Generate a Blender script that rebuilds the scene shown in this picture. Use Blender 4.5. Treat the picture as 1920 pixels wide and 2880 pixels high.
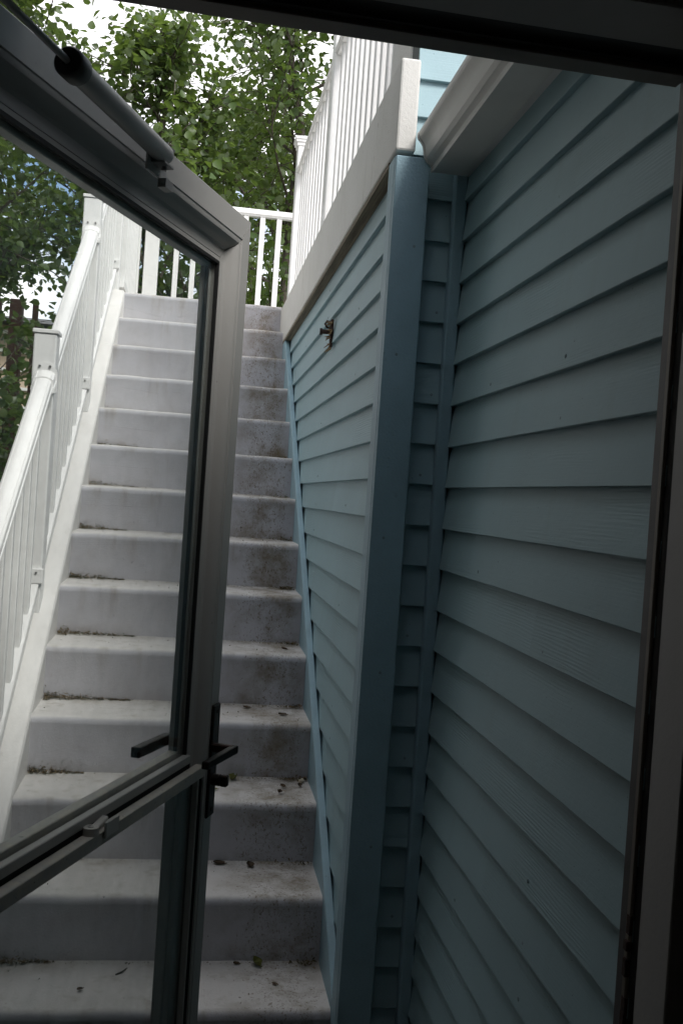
import bpy, bmesh, math, random
import numpy as np
from mathutils import Vector, Matrix
R = math.radians
random.seed(7)
S = bpy.context.scene
for o in list(bpy.data.objects):
    bpy.data.objects.remove(o)
COL = S.collection

# ------------------------------------------------------------------ camera
EYE = 1.526
YAW, PITCH, ROLL = 0.1456, -0.011, 0.0684
cd = bpy.data.cameras.new('camera')
cd.sensor_fit = 'VERTICAL'
cd.sensor_height = 36.0
cd.sensor_width = 24.0
cd.lens = 2835.7 / 2880.0 * 36.0
cd.clip_start = 0.02
cd.clip_end = 500.0
cam = bpy.data.objects.new('camera', cd)
COL.objects.link(cam)
_f = Vector((math.sin(YAW) * math.cos(PITCH), math.cos(YAW) * math.cos(PITCH), math.sin(PITCH)))
_r = Vector((math.cos(YAW), -math.sin(YAW), 0))
_u = _r.cross(_f)
_r2 = math.cos(ROLL) * _r + math.sin(ROLL) * _u
_u2 = -math.sin(ROLL) * _r + math.cos(ROLL) * _u
cam.matrix_world = Matrix(((_r2.x, _u2.x, -_f.x, 0), (_r2.y, _u2.y, -_f.y, 0), (_r2.z, _u2.z, -_f.z, EYE), (0, 0, 0, 1)))
S.camera = cam

# ------------------------------------------------------------------ world, sun, exposure
SUN_DIR = Vector((0.36, -0.58, 0.73)).normalized()      # towards the sun: behind the camera, to the right
SUN_EL = math.asin(SUN_DIR.z)
W = bpy.data.worlds.new('World')
S.world = W
W.use_nodes = True
nt = W.node_tree
nt.nodes.clear()
def wn(t, **k):
    n = nt.nodes.new(t)
    for a, b in k.items():
        setattr(n, a, b)
    return n
out = wn('ShaderNodeOutputWorld')
bg = wn('ShaderNodeBackground')
bg.inputs['Strength'].default_value = 0.12
sky = wn('ShaderNodeTexSky', sky_type='NISHITA', sun_disc=False)
sky.sun_elevation = SUN_EL
sky.sun_rotation = math.atan2(SUN_DIR.x, SUN_DIR.y)
sky.air_density = 1.0
sky.dust_density = 1.5
sky.ozone_density = 1.5
tc = wn('ShaderNodeTexCoord')
no = wn('ShaderNodeTexNoise')
no.inputs['Scale'].default_value = 3.2
no.inputs['Detail'].default_value = 6.0
no.inputs['Roughness'].default_value = 0.55
rp = wn('ShaderNodeValToRGB')
rp.color_ramp.elements[0].position = 0.37
rp.color_ramp.elements[1].position = 0.53
mx = wn('ShaderNodeMix', data_type='RGBA')
mx.inputs['B'].default_value = (10.2, 10.1, 10.3, 1)
nt.links.new(tc.outputs['Generated'], no.inputs['Vector'])
nt.links.new(no.outputs['Fac'], rp.inputs['Fac'])
nt.links.new(rp.outputs['Color'], mx.inputs['Factor'])
nt.links.new(sky.outputs['Color'], mx.inputs['A'])
nt.links.new(mx.outputs['Result'], bg.inputs['Color'])
nt.links.new(bg.outputs[0], out.inputs['Surface'])

sd = bpy.data.lights.new('sun', 'SUN')
sd.energy = 2.4
sd.angle = R(24)
sd.color = (1.0, 0.97, 0.93)
sun = bpy.data.objects.new('sun', sd)
sun.rotation_euler = SUN_DIR.to_track_quat('Z', 'Y').to_euler()
sun.location = (4, -4, 9)
COL.objects.link(sun)

S.render.engine = 'CYCLES'
S.cycles.use_denoising = True
S.cycles.max_bounces = 6
S.cycles.diffuse_bounces = 4
S.cycles.glossy_bounces = 3
S.cycles.transmission_bounces = 3
S.cycles.transparent_max_bounces = 8
S.cycles.use_adaptive_sampling = True
S.cycles.adaptive_threshold = 0.03
S.cycles.sample_clamp_indirect = 6.0
S.view_settings.view_transform = 'Standard'
S.view_settings.look = 'None'
S.view_settings.exposure = 0.54
S.view_settings.gamma = 1.0
S.view_settings.use_curve_mapping = False

# ------------------------------------------------------------------ materials
class M:
    """small node helper"""
    def __init__(s, name):
        s.m = bpy.data.materials.new(name)
        s.m.use_nodes = True
        s.t = s.m.node_tree
        s.t.nodes.clear()
        s.out = s.t.nodes.new('ShaderNodeOutputMaterial')
    def n(s, typ, props=None, **ins):
        x = s.t.nodes.new(typ)
        for k, v in (props or {}).items():
            setattr(x, k, v)
        for k, v in ins.items():
            key = k.replace('_', ' ')
            sock = x.inputs[key] if key in x.inputs else x.inputs[k]
            s.put(sock, v)
        return x
    def put(s, sock, v):
        if isinstance(v, bpy.types.NodeSocket):
            s.t.links.new(v, sock)
        elif isinstance(v, (tuple, list)) and len(v) == 3 and sock.type == 'RGBA':
            sock.default_value = (*v, 1)
        else:
            sock.default_value = v
    def coord(s, scale=(1, 1, 1), rnd=True, which='Object', rot=(0, 0, 0)):
        c = s.n('ShaderNodeTexCoord').outputs[which]
        if rnd:
            oi = s.n('ShaderNodeObjectInfo').outputs['Random']
            off = s.n('ShaderNodeVectorMath', {'operation': 'SCALE'})
            off.inputs[0].default_value = (37.3, 51.7, 23.1)
            s.put(off.inputs['Scale'], oi)
            ad = s.n('ShaderNodeVectorMath', {'operation': 'ADD'})
            s.put(ad.inputs[0], c)
            s.put(ad.inputs[1], off.outputs[0])
            c = ad.outputs[0]
        mp = s.n('ShaderNodeMapping', None, Vector=c)
        mp.inputs['Scale'].default_value = scale
        mp.inputs['Rotation'].default_value = rot
        return mp.outputs[0]
    def noise(s, vec, scale, detail=3, rough=0.5, dist=0.0):
        return s.n('ShaderNodeTexNoise', None, Vector=vec, Scale=scale, Detail=detail, Roughness=rough, Distortion=dist).outputs['Fac']
    def ramp(s, fac, a, b, ca=0.0, cb=1.0):
        x = s.n('ShaderNodeMapRange', None, Value=fac)
        x.inputs['From Min'].default_value = a
        x.inputs['From Max'].default_value = b
        x.inputs['To Min'].default_value = ca
        x.inputs['To Max'].default_value = cb
        return x.outputs['Result']
    def math(s, op, a, b=0.0, c=0.0, clamp=False):
        x = s.n('ShaderNodeMath', {'operation': op, 'use_clamp': clamp})
        s.put(x.inputs[0], a)
        s.put(x.inputs[1], b)
        s.put(x.inputs[2], c)
        return x.outputs[0]
    def mix(s, fac, a, b):
        x = s.n('ShaderNodeMix', {'data_type': 'RGBA'})
        s.put(x.inputs['Factor'], fac)
        s.put(x.inputs['A'], a)
        s.put(x.inputs['B'], b)
        return x.outputs['Result']
    def bump(s, h, strength=0.3, dist=0.01, normal=None):
        x = s.n('ShaderNodeBump', None, Height=h, Strength=strength, Distance=dist)
        if normal is not None:
            s.put(x.inputs['Normal'], normal)
        return x.outputs[0]
    def bsdf(s, color, rough=0.6, normal=None, metallic=0.0, spec=0.5, **k):
        x = s.n('ShaderNodeBsdfPrincipled')
        s.put(x.inputs['Base Color'], color)
        s.put(x.inputs['Roughness'], rough)
        s.put(x.inputs['Metallic'], metallic)
        s.put(x.inputs['Specular IOR Level'], spec)
        if normal is not None:
            s.put(x.inputs['Normal'], normal)
        return x.outputs[0]
    def done(s, shader):
        s.put(s.out.inputs['Surface'], shader)
        return s.m

def m_plain(name, col, rough=0.6, var=0.06, bumpscale=200, bs=0.08, metallic=0.0, spec=0.5, dirt=None, dirt_amt=0.5):
    m = M(name)
    c = m.coord()
    n1 = m.noise(c, 6, 4, 0.6)
    base = m.mix(m.ramp(n1, 0.3, 0.7), tuple(x * (1 - var) for x in col), tuple(min(1, x * (1 + var)) for x in col))
    if dirt:
        n2 = m.noise(c, 45, 5, 0.7)
        n3 = m.noise(c, 3, 3, 0.5)
        f = m.math('MULTIPLY', m.ramp(n2, 0.60, 0.72), m.ramp(n3, 0.45, 0.65))
        base = m.mix(m.math('MULTIPLY', f, dirt_amt), base, dirt)
    nb = m.noise(c, bumpscale, 3, 0.6)
    return m.done(m.bsdf(base, rough, m.bump(nb, bs, 0.004), metallic, spec))

def m_siding(name, col):
    """painted cedar: smooth paint, with patches of raised cathedral grain along the board (local x)"""
    m = M(name)
    c = m.coord((1, 1, 1))
    w = m.n('ShaderNodeTexWave', {'wave_type': 'RINGS', 'rings_direction': 'X', 'wave_profile': 'SIN'}, Vector=m.coord((0.8, 5.0, 8.0)))
    w.inputs['Scale'].default_value = 9.0
    w.inputs['Distortion'].default_value = 7.0
    w.inputs['Detail'].default_value = 2.0
    w.inputs['Detail Scale'].default_value = 0.7
    fine = m.noise(m.coord((7, 80, 240)), 1.6, 4, 0.65)
    patch = m.ramp(m.noise(m.coord((2.4, 3, 6)), 1.0, 2, 0.5), 0.50, 0.72)
    h1 = m.math('MULTIPLY', w.outputs['Fac'], patch)
    h2 = m.math('MULTIPLY', fine, m.ramp(patch, 0, 1, 0.30, 1.0))
    h = m.math('ADD', m.math('MULTIPLY', h1, 0.55), h2)
    lump = m.noise(c, 90, 2, 0.6)
    h = m.math('ADD', h, m.math('MULTIPLY', lump, 0.35))
    v = m.ramp(m.noise(c, 2.5, 3, 0.6), 0.25, 0.75)
    rnd = m.n('ShaderNodeObjectInfo').outputs['Random']
    v = m.math('ADD', m.math('MULTIPLY', v, 0.6), m.math('MULTIPLY', rnd, 0.5))
    base = m.mix(v, tuple(x * 0.90 for x in col), tuple(x * 1.08 for x in col))
    sp = m.ramp(m.noise(c, 140, 2, 0.5), 0.745, 0.775)
    base = m.mix(m.math('MULTIPLY', sp, 0.65), base, (0.06, 0.07, 0.07))
    streak = m.ramp(m.noise(m.coord((14, 14, 2)), 1.0, 3, 0.6), 0.55, 0.8)
    base = m.mix(m.math('MULTIPLY', streak, 0.12), base, (0.20, 0.21, 0.17))
    return m.done(m.bsdf(base, 0.55, m.bump(h, 0.32, 0.003), 0, 0.4))

BLUE = (0.300, 0.436, 0.476)
mat_siding = m_siding('painted_siding', BLUE)
mat_trim = m_plain('painted_trim', (0.282, 0.425, 0.492), 0.52, 0.10, 150, 0.30, dirt=(0.12, 0.14, 0.12), dirt_amt=0.5)
mat_white = m_plain('white_vinyl', (0.755, 0.75, 0.74), 0.34, 0.02, 60, 0.03, dirt=(0.30, 0.28, 0.24), dirt_amt=0.30)
mat_gutter = m_plain('gutter_aluminium', (0.70, 0.69, 0.66), 0.42, 0.05, 40, 0.04, dirt=(0.25, 0.24, 0.2), dirt_amt=0.3)
mat_black = m_plain('black_rubber_and_gap', (0.006, 0.006, 0.006), 0.7)
mat_sheath = m_plain('sheathing', (0.10, 0.11, 0.11), 0.9)
mat_inner = m_plain('interior_paint', (0.42, 0.41, 0.39), 0.7)
mat_ifloor = m_plain('interior_floor', (0.16, 0.13, 0.11), 0.6)
mat_strip = m_plain('brown_strip', (0.13, 0.105, 0.085), 0.5, 0.12, 90, 0.1)
mat_jamb = m_plain('jamb_paint', (0.36, 0.35, 0.34), 0.55, 0.05, 120, 0.1)
mat_dark = m_plain('dark_frame', (0.035, 0.035, 0.035), 0.5)
mat_darkclad = m_siding('low_bounce_siding', (0.085, 0.092, 0.080))  # kept dark so the added wing bounces little light onto the blue siding
mat_cap = m_plain('dark_grey_plastic', (0.10, 0.10, 0.098), 0.5)
mat_torn = m_plain('torn_foam', (0.035, 0.017, 0.014), 0.9, 0.5, 150, 0.6)
mat_nail = m_plain('painted_nail', (0.21, 0.28, 0.30), 0.6)
mat_screw = m_plain('screw_steel', (0.30, 0.29, 0.28), 0.35, 0.1, 80, 0.05, metallic=0.9)
mat_latch = m_plain('latch_plastic', (0.46, 0.45, 0.42), 0.45, 0.05, dirt=(0.2, 0.18, 0.14))
mat_roof = m_plain('roof_shingle', (0.07, 0.07, 0.072), 0.9, 0.2, 60, 0.5)
mat_ground = m_plain('soil_and_grass', (0.07, 0.085, 0.035), 0.95, 0.35, 30, 0.8)
mat_pave = m_plain('concrete', (0.17, 0.165, 0.155), 0.9, 0.15, 120, 0.4)

def m_fascia():
    m = M('weathered_white_board')
    c = m.coord((1, 1, 1), rnd=False)
    n1 = m.noise(c, 5, 4, 0.6)
    base = m.mix(n1, (0.60, 0.59, 0.55), (0.72, 0.71, 0.68))
    st = m.noise(m.coord((60, 60, 5), rnd=False), 1.0, 4, 0.65)
    pt = m.noise(c, 2.2, 3, 0.6)
    f = m.math('MULTIPLY', m.ramp(st, 0.58, 0.70), m.ramp(pt, 0.50, 0.66))
    base = m.mix(m.math('MULTIPLY', f, 0.75), base, (0.16, 0.13, 0.07))
    sp = m.ramp(m.noise(m.coord((120, 120, 35), rnd=False), 1.0, 2), 0.70, 0.76)
    base = m.mix(m.math('MULTIPLY', sp, 0.55), base, (0.12, 0.10, 0.07))
    nb = m.noise(c, 150, 4, 0.65)
    return m.done(m.bsdf(base, 0.6, m.bump(nb, 0.35, 0.003)))
mat_fascia = m_fascia()

def m_wornwood():
    m = M('bare_weathered_wood')
    g = m.noise(m.coord((60, 2, 60)), 1.0, 4, 0.7)
    base = m.mix(m.ramp(g, 0.3, 0.7), (0.07, 0.055, 0.035), (0.27, 0.23, 0.16))
    return m.done(m.bsdf(base, 0.9, m.bump(g, 0.6, 0.004)))
mat_wornwood = m_wornwood()

def m_stair():
    """grey deck coating; dirt specks thickest near the blue wall, in the tread corners and along riser feet.
    Object coordinates: x across the stair, y depth (0 = nosing), z height (0 = tread, -0.19 = riser foot)"""
    m = M('stair_coating')
    co = m.coord(rnd=False)
    cr = m.coord()
    sx = m.n('ShaderNodeSeparateXYZ', None, Vector=co)
    x, y, z = sx.outputs
    n1 = m.noise(cr, 4, 4, 0.6)
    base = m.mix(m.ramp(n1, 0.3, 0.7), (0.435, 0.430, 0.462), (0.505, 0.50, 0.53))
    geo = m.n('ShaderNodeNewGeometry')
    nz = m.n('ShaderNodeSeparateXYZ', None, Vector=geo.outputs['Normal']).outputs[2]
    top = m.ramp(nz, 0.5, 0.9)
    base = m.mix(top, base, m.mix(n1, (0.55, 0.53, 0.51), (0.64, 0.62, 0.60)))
    # broad grime patches
    grime = m.ramp(m.noise(cr, 7, 5, 0.7), 0.42, 0.70)
    rz = m.math('MULTIPLY', m.ramp(x, 0.12, 0.30), m.ramp(x, 0.455, 0.395))          # band near the wall
    lz = m.ramp(x, -0.22, -0.45)
    foot = m.ramp(z, -0.135, -0.187)
    back = m.math('MULTIPLY', m.ramp(y, 0.17, 0.262), top)
    corner = m.math('MULTIPLY', m.math('MAXIMUM', m.ramp(foot, 0, 1, 0.0, 1.0), back), m.ramp(lz, 0, 1, 0.35, 1.0))
    base = m.mix(m.math('MULTIPLY', m.math('MULTIPLY', grime, 1.0), m.math('ADD', m.math('MULTIPLY', rz, 0.85), m.math('ADD', m.math('MULTIPLY', corner, 0.60), 0.13)), clamp=True), base, (0.185, 0.145, 0.090))
    # specks
    sp1 = m.noise(m.coord((1, 1, 0.75)), 125, 5, 0.78)
    dens = m.ramp(m.noise(cr, 3.3, 4, 0.65), 0.35, 0.72)
    dens = m.math('ADD', m.math('MULTIPLY', dens, 0.65), m.math('ADD', m.math('MULTIPLY', rz, 0.95), m.math('MULTIPLY', corner, 0.5)), clamp=True)
    thr = m.ramp(dens, 0, 1, 0.712, 0.552)
    spk = m.math('MULTIPLY', m.math('SUBTRACT', sp1, thr), 22, clamp=True)
    base = m.mix(m.math('MULTIPLY', spk, 0.74), base, (0.150, 0.108, 0.060))
    sp2 = m.ramp(m.noise(m.coord((1, 1, 0.7)), 60, 2, 0.5), 0.748, 0.768)
    base = m.mix(m.math('MULTIPLY', sp2, 0.7), base, (0.06, 0.045, 0.03))
    # drips below the nosing
    drip = m.math('MULTIPLY', m.ramp(m.noise(m.coord((18, 18, 2.2)), 1.0, 3, 0.6), 0.55, 0.72), m.ramp(z, -0.14, -0.02))
    base = m.mix(m.math('MULTIPLY', drip, 0.42), base, (0.24, 0.20, 0.13))
    nb = m.math('ADD', m.noise(cr, 130, 4, 0.65), m.math('MULTIPLY', m.noise(cr, 22, 3), 1.2))
    return m.done(m.bsdf(base, 0.62, m.bump(nb, 0.34, 0.004), 0, 0.35))
mat_stair = m_stair()
mat_stringer = m_plain('stringer_coating', (0.68, 0.665, 0.645), 0.55, 0.04, 130, 0.25, dirt=(0.22, 0.18, 0.12), dirt_amt=0.4)

def m_alu():
    m = M('bronze_grey_aluminium')
    c = m.coord()
    n1 = m.noise(c, 5, 3)
    base = m.mix(n1, (0.335, 0.328, 0.312), (0.375, 0.368, 0.350))
    sp = m.ramp(m.noise(c, 110, 2), 0.74, 0.78)
    base = m.mix(m.math('MULTIPLY', sp, 0.4), base, (0.05, 0.05, 0.05))
    return m.done(m.bsdf(base, 0.40, m.bump(m.noise(c, 300, 2), 0.03, 0.002), 0.0, 0.5))
mat_alu = m_alu()
def m_alu_dirty():
    m = M('dusty_aluminium_ledge')
    c = m.coord()
    n1 = m.noise(c, 40, 4, 0.7)
    base = m.mix(m.ramp(n1, 0.4, 0.65), (0.38, 0.37, 0.35), (0.46, 0.43, 0.36))
    sp = m.ramp(m.noise(c, 130, 2), 0.70, 0.74)
    base = m.mix(m.math('MULTIPLY', sp, 0.6), base, (0.06, 0.05, 0.04))
    return m.done(m.bsdf(base, 0.55, m.bump(n1, 0.15, 0.002), 0.1, 0.4))
mat_ledge = m_alu_dirty()

def m_orb():
    m = M('oil_rubbed_bronze')
    c = m.coord()
    geo = m.n('ShaderNodeNewGeometry')
    edge = m.ramp(geo.outputs['Pointiness'], 0.56, 0.70, 0.0, 0.45)
    n1 = m.noise(c, 60, 4)
    e = m.math('MULTIPLY', edge, m.ramp(n1, 0.35, 0.6))
    base = m.mix(e, (0.012, 0.010, 0.0095), (0.16, 0.07, 0.04))
    return m.done(m.bsdf(base, 0.42, m.bump(n1, 0.08, 0.002), 0.7, 0.5))
mat_orb = m_orb()

def m_glass():
    m = M('window_glass')
    fr = m.n('ShaderNodeFresnel')
    bf = m.n('ShaderNodeNewGeometry').outputs['Backfacing']
    m.put(fr.inputs['IOR'], m.ramp(bf, 0, 1, 1.45, 1 / 1.45))
    tr = m.n('ShaderNodeBsdfTransparent', None, Color=(0.95, 0.965, 0.955))
    gl = m.n('ShaderNodeBsdfGlossy', None, Color=(0.95, 0.97, 0.96), Roughness=0.0)
    dirt = m.n('ShaderNodeBsdfDiffuse', None, Color=(0.5, 0.48, 0.44))
    ms = m.n('ShaderNodeMixShader', None, Fac=fr.outputs[0])
    m.put(ms.inputs[1], tr.outputs[0])
    m.put(ms.inputs[2], gl.outputs[0])
    sm = m.n('ShaderNodeMixShader', None, Fac=m.ramp(m.noise(m.coord(), 30, 4, 0.7), 0.42, 0.8, 0.004, 0.06))
    m.put(sm.inputs[1], ms.outputs[0])
    m.put(sm.inputs[2], dirt.outputs[0])
    return m.done(sm.outputs[0])
mat_glass = m_glass()

def m_leaf(name, c0, c1, c2, trans=0.38):
    m = M(name)
    g = m.n('ShaderNodeNewGeometry')
    ri = g.outputs['Random Per Island']
    cr = m.n('ShaderNodeValToRGB')
    m.put(cr.inputs['Fac'], ri)
    cr.color_ramp.elements[0].color = (*c0, 1)
    cr.color_ramp.elements[1].color = (*c2, 1)
    e = cr.color_ramp.elements.new(0.55)
    e.color = (*c1, 1)
    col = cr.outputs['Color']
    back = m.mix(0.45, col, (0.20, 0.24, 0.14))
    colf = m.mix(g.outputs['Backfacing'], col, back)
    bs = m.bsdf(colf, 0.42, None, 0, 0.45)
    tl = m.n('ShaderNodeBsdfTranslucent', None, Color=m.mix(0.6, col, (0.24, 0.36, 0.05)))
    ms = m.n('ShaderNodeMixShader', None, Fac=trans)
    m.put(ms.inputs[1], bs)
    m.put(ms.inputs[2], tl.outputs[0])
    return m.done(ms.outputs[0])
mat_leaf = m_leaf('poplar_leaf', (0.031, 0.057, 0.016), (0.052, 0.095, 0.024), (0.090, 0.140, 0.036))
mat_leaf_dk = m_leaf('dark_tree_leaf', (0.028, 0.052, 0.016), (0.048, 0.085, 0.022), (0.080, 0.125, 0.034))  # slightly deeper green than the poplar leaves

def m_bark(name, a, b):
    m = M(name)
    g = m.noise(m.coord((14, 14, 3), rnd=False), 1.0, 5, 0.7)
    base = m.mix(m.ramp(g, 0.3, 0.7), a, b)
    return m.done(m.bsdf(base, 0.9, m.bump(g, 0.7, 0.01)))
mat_bark = m_bark('bark', (0.035, 0.028, 0.022), (0.13, 0.11, 0.085))
mat_fence = m_bark('red_brown_stained_wood', (0.050, 0.021, 0.015), (0.105, 0.048, 0.034))
mat_tan = m_plain('tan_clapboard', (0.46, 0.36, 0.27), 0.7)
mat_dryleaf = m_leaf('dry_leaf', (0.050, 0.030, 0.014), (0.12, 0.075, 0.034), (0.24, 0.165, 0.085), 0.1)
mat_greenleaf = m_plain('fallen_green_leaf', (0.15, 0.16, 0.035), 0.6, 0.3)
mat_brownleaf = m_plain('fallen_brown_leaf', (0.075, 0.045, 0.022), 0.7, 0.4)
mat_stone = m_plain('pale_pebble', (0.62, 0.56, 0.44), 0.8, 0.2)
mat_rust = m_plain('rusted_iron', (0.055, 0.032, 0.024), 0.8, 0.5, 120, 0.8, dirt=(0.24, 0.10, 0.04), dirt_amt=0.7)
mat_splinter = m_plain('splintered_wood', (0.34, 0.23, 0.12), 0.9, 0.4, 120, 0.6)

# ------------------------------------------------------------------ mesh helpers
class MB:
    def __init__(s):
        s.v, s.f = [], []
    def hexa(s, p):
        b = len(s.v)
        s.v += [tuple(q) for q in p]
        for f in ((0, 3, 2, 1), (4, 5, 6, 7), (0, 1, 5, 4), (1, 2, 6, 5), (2, 3, 7, 6), (3, 0, 4, 7)):
            s.f.append(tuple(b + i for i in f))
        return s
    def box(s, x0, x1, y0, y1, z0, z1):
        return s.hexa([(x0, y0, z0), (x1, y0, z0), (x1, y1, z0), (x0, y1, z0), (x0, y0, z1), (x1, y0, z1), (x1, y1, z1), (x0, y1, z1)])
    def sweep(s, prof, a, b, closed=True):
        """prof: list of (p, q); a, b: functions (p, q) -> point at each end"""
        n = len(prof)
        k = len(s.v)
        s.v += [tuple(a(*p)) for p in prof] + [tuple(b(*p)) for p in prof]
        for i in range(n if closed else n - 1):
            j = (i + 1) % n
            s.f.append((k + i, k + j, k + n + j, k + n + i))
        if closed:
            s.f.append(tuple(k + i for i in reversed(range(n))))
            s.f.append(tuple(k + n + i for i in range(n)))
        return s
    def tube(s, pts, rad, n=8, cap=True):
        pts = [Vector(p) for p in pts]
        base = len(s.v)
        up = Vector((0.31, 0.17, 0.93)).normalized()
        for i, p in enumerate(pts):
            d = (pts[min(i + 1, len(pts) - 1)] - pts[max(i - 1, 0)]).normalized()
            a = d.cross(up)
            if a.length < 1e-3:
                a = d.cross(Vector((1, 0, 0)))
            a.normalize()
            c = d.cross(a)
            r = rad[i] if isinstance(rad, (list, tuple)) else rad
            for k in range(n):
                t = 2 * math.pi * k / n
                s.v.append(tuple(p + a * (r * math.cos(t)) + c * (r * math.sin(t))))
        for i in range(len(pts) - 1):
            for k in range(n):
                q = base + i * n
                s.f.append((q + k, q + (k + 1) % n, q + n + (k + 1) % n, q + n + k))
        if cap:
            s.f.append(tuple(base + k for k in reversed(range(n))))
            s.f.append(tuple(base + (len(pts) - 1) * n + k for k in range(n)))
        return s
    def mesh(s, name, mat, bevel=0.0, smooth=None, seg=1, recalc=True):
        me = bpy.data.meshes.new(name)
        me.from_pydata(s.v, [], s.f)
        bm = bmesh.new()
        bm.from_mesh(me)
        if recalc:
            bmesh.ops.recalc_face_normals(bm, faces=bm.faces[:])
        if bevel > 0:
            bmesh.ops.bevel(bm, geom=bm.edges[:], offset=bevel, segments=seg, affect='EDGES', profile=0.5)
        bm.to_mesh(me)
        bm.free()
        if smooth is not None:
            me.shade_smooth()
            me.set_sharp_from_angle(angle=R(smooth))
        me.materials.append(mat)
        return me
    def build(s, name, mat, parent=None, loc=(0, 0, 0), rot=(0, 0, 0), **k):
        return obj(name, s.mesh(name, mat, **k), parent, loc, rot)

def obj(name, me, parent=None, loc=(0, 0, 0), rot=(0, 0, 0), scale=None):
    o = bpy.data.objects.new(name, me)
    COL.objects.link(o)
    o.location = loc
    o.rotation_euler = rot
    if scale is not None:
        o.scale = scale
    if parent is not None:
        o.parent = parent
    return o
def tag(o, label=None, cat=None, group=None, kind=None):
    for k, v in (('label', label), ('category', cat), ('group', group), ('kind', kind)):
        if v:
            o[k] = v
    return o
def thing(name, label, cat, group=None, loc=(0, 0, 0), rot=(0, 0, 0)):
    return tag(obj(name, None, None, loc, rot), label, cat, group)
def bx(*a):
    return MB().box(*a)

# ------------------------------------------------------------------ dimensions
RISE, RUN = 0.19, 0.2651
SL = RISE / RUN
Y1, Z1 = 6.0429, 2.6596           # top nosing
XL, XR = -0.478, 0.443            # stair sides
def plane(y, off=0.0):            # height of the nosing line at y
    return Z1 + (y - Y1) * SL + off

# ------------------------------------------------------------------ ground, interior
tag(bx(-60, 60, -30, 120, -0.6, -0.02).build('ground', mat_ground), kind='structure')
tag(bx(-1.6, 0.66, 1.22, 2.62, -0.02 + 0.004, 0.0).build('concrete_pad', mat_pave), kind='structure')
tag(bx(-1.5, 1.6, -2.6, 1.02, -0.1, 0.02).build('interior_floor', mat_ifloor), kind='structure')
tag(bx(-1.5, 1.6, -2.6, 1.16, 2.42, 2.5).build('interior_ceiling', mat_inner), kind='structure')
tag(bx(-1.62, -1.503, -2.72, 1.14, -0.1, 2.6).build('interior_wall_left', mat_inner), kind='structure')
tag(bx(1.603, 1.72, -2.72, 1.14, -0.1, 2.6).build('interior_wall_right', mat_inner), kind='structure')
tag(bx(-1.5, 1.6, -2.72, -2.603, -0.1, 2.6).build('interior_wall_back', mat_inner), kind='structure')

# ------------------------------------------------------------------ house: siding walls, trim, door frame, roof
house = thing('house', 'blue clapboard house wall with corner boards on the right of the stairs', 'house')
def board_mesh(length, h=0.128, name='siding_board', mat=None):
    mb = MB()
    prof = [(-0.0205, 0.0012), (-0.0195, 0.0), (-0.003, 0.0), (-0.0005, h), (-0.0045, h)]
    mb.sweep(prof, lambda p, q: (0, p, q), lambda p, q: (length, p, q))
    return mb.mesh(name, mat or mat_siding)
NAIL = MB().tube([(0, 0.002, 0), (0, -0.0012, 0), (0, -0.0016, 0)], [0.0038, 0.0038, 0.0022], 7).mesh('nail', mat_nail)
def siding(parent, length, z_list, place, jitter=0.0012, splits=(), nails=(), mat=None):
    me = board_mesh(length, mat=mat)
    for i, z in enumerate(z_list):
        loc, rot = place(z + random.uniform(-jitter, jitter))
        rt = (rot[0] + random.uniform(-.004, .004), rot[1] + random.uniform(-0.0008, 0.0008), rot[2])
        cut = dict(splits).get(i)
        if cut:                                   # two lengths butted together
            obj('siding_board', board_mesh(length * cut - 0.0008), parent, loc, rt)
            v = Matrix.Rotation(rot[2], 3, 'Z') @ Vector((length * cut + 0.0008, -0.0006, 0))
            obj('siding_board', board_mesh(length * (1 - cut) - 0.0008), parent, (loc[0] + v.x, loc[1] + v.y, loc[2] + 0.0008), rt)
        else:
            obj('siding_board', me, parent, loc, rt)
        for f in nails:
            if random.random() < 0.30:
                v = Matrix.Rotation(rot[2], 3, 'Z') @ Vector((length * f + random.uniform(-.01, .01), -0.0178, 0))
                obj('nail', NAIL, parent, (loc[0] + v.x, loc[1] + v.y, loc[2] + 0.022 + random.uniform(-.004, .006)), rt)

# wall A: along the stair, faces -X.  local x -> -Y, outward (-y local) -> -X
XA = 0.486
wa = bx(XA + 0.001, XA + 0.10, 2.60, 6.3, 0.0, 2.60).build('stair_side_wall', mat_sheath, house)
siding(wa, 3.60, [2.315 - 0.1035 * k for k in range(-1, 22)], lambda z: ((XA, 6.20, z), (0, 0, R(-90))), splits=((4, 0.62), (9, 0.78), (14, 0.55)), nails=(0.42, 0.64, 0.86))
# corner board: side leg and front leg
bx(0.443, XA + 0.002, 2.5185, 2.595, 0.02, 2.405).build('corner_board', mat_trim, house, bevel=0.002)['label'] = 'narrow blue side leg of the corner board'
bx(0.4435, 0.530, 2.495, 2.5170, 0.02, 2.400).build('corner_board', mat_trim, house, bevel=0.002)
for z in (2.19, 1.93, 1.47, 1.06, 0.66):
    obj('nail', NAIL, house, (0.470 + random.uniform(0, 0.035), 2.4952, z + random.uniform(-.05, .05)))
# wall C: short return facing the camera, and the same wall above the low roof
YC = 2.556
wc = bx(0.528, 2.6, YC + 0.001, YC + 0.10, 0.0, 3.3).build('return_wall', mat_sheath, house)
siding(wc, 0.115, [2.207 - 0.1042 * k for k in range(-2, 21)], lambda z: ((0.523, YC, z), (0, 0, 0)), nails=(0.45,))
siding(wc, 2.05, [2.516 + 0.0975 * k for k in range(-1, 7)], lambda z: ((0.494, YC + 0.0006, z), (0, 0, 0)))
bx(0.494, 0.527, YC + 0.003, YC + 0.09, 2.41, 3.3).build('return_wall_end', mat_sheath, house)
# inner corner trim
bx(0.603, 0.636, 2.512, 2.545, 0.02, 2.40).build('inner_corner_trim', mat_trim, house, bevel=0.004)
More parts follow.
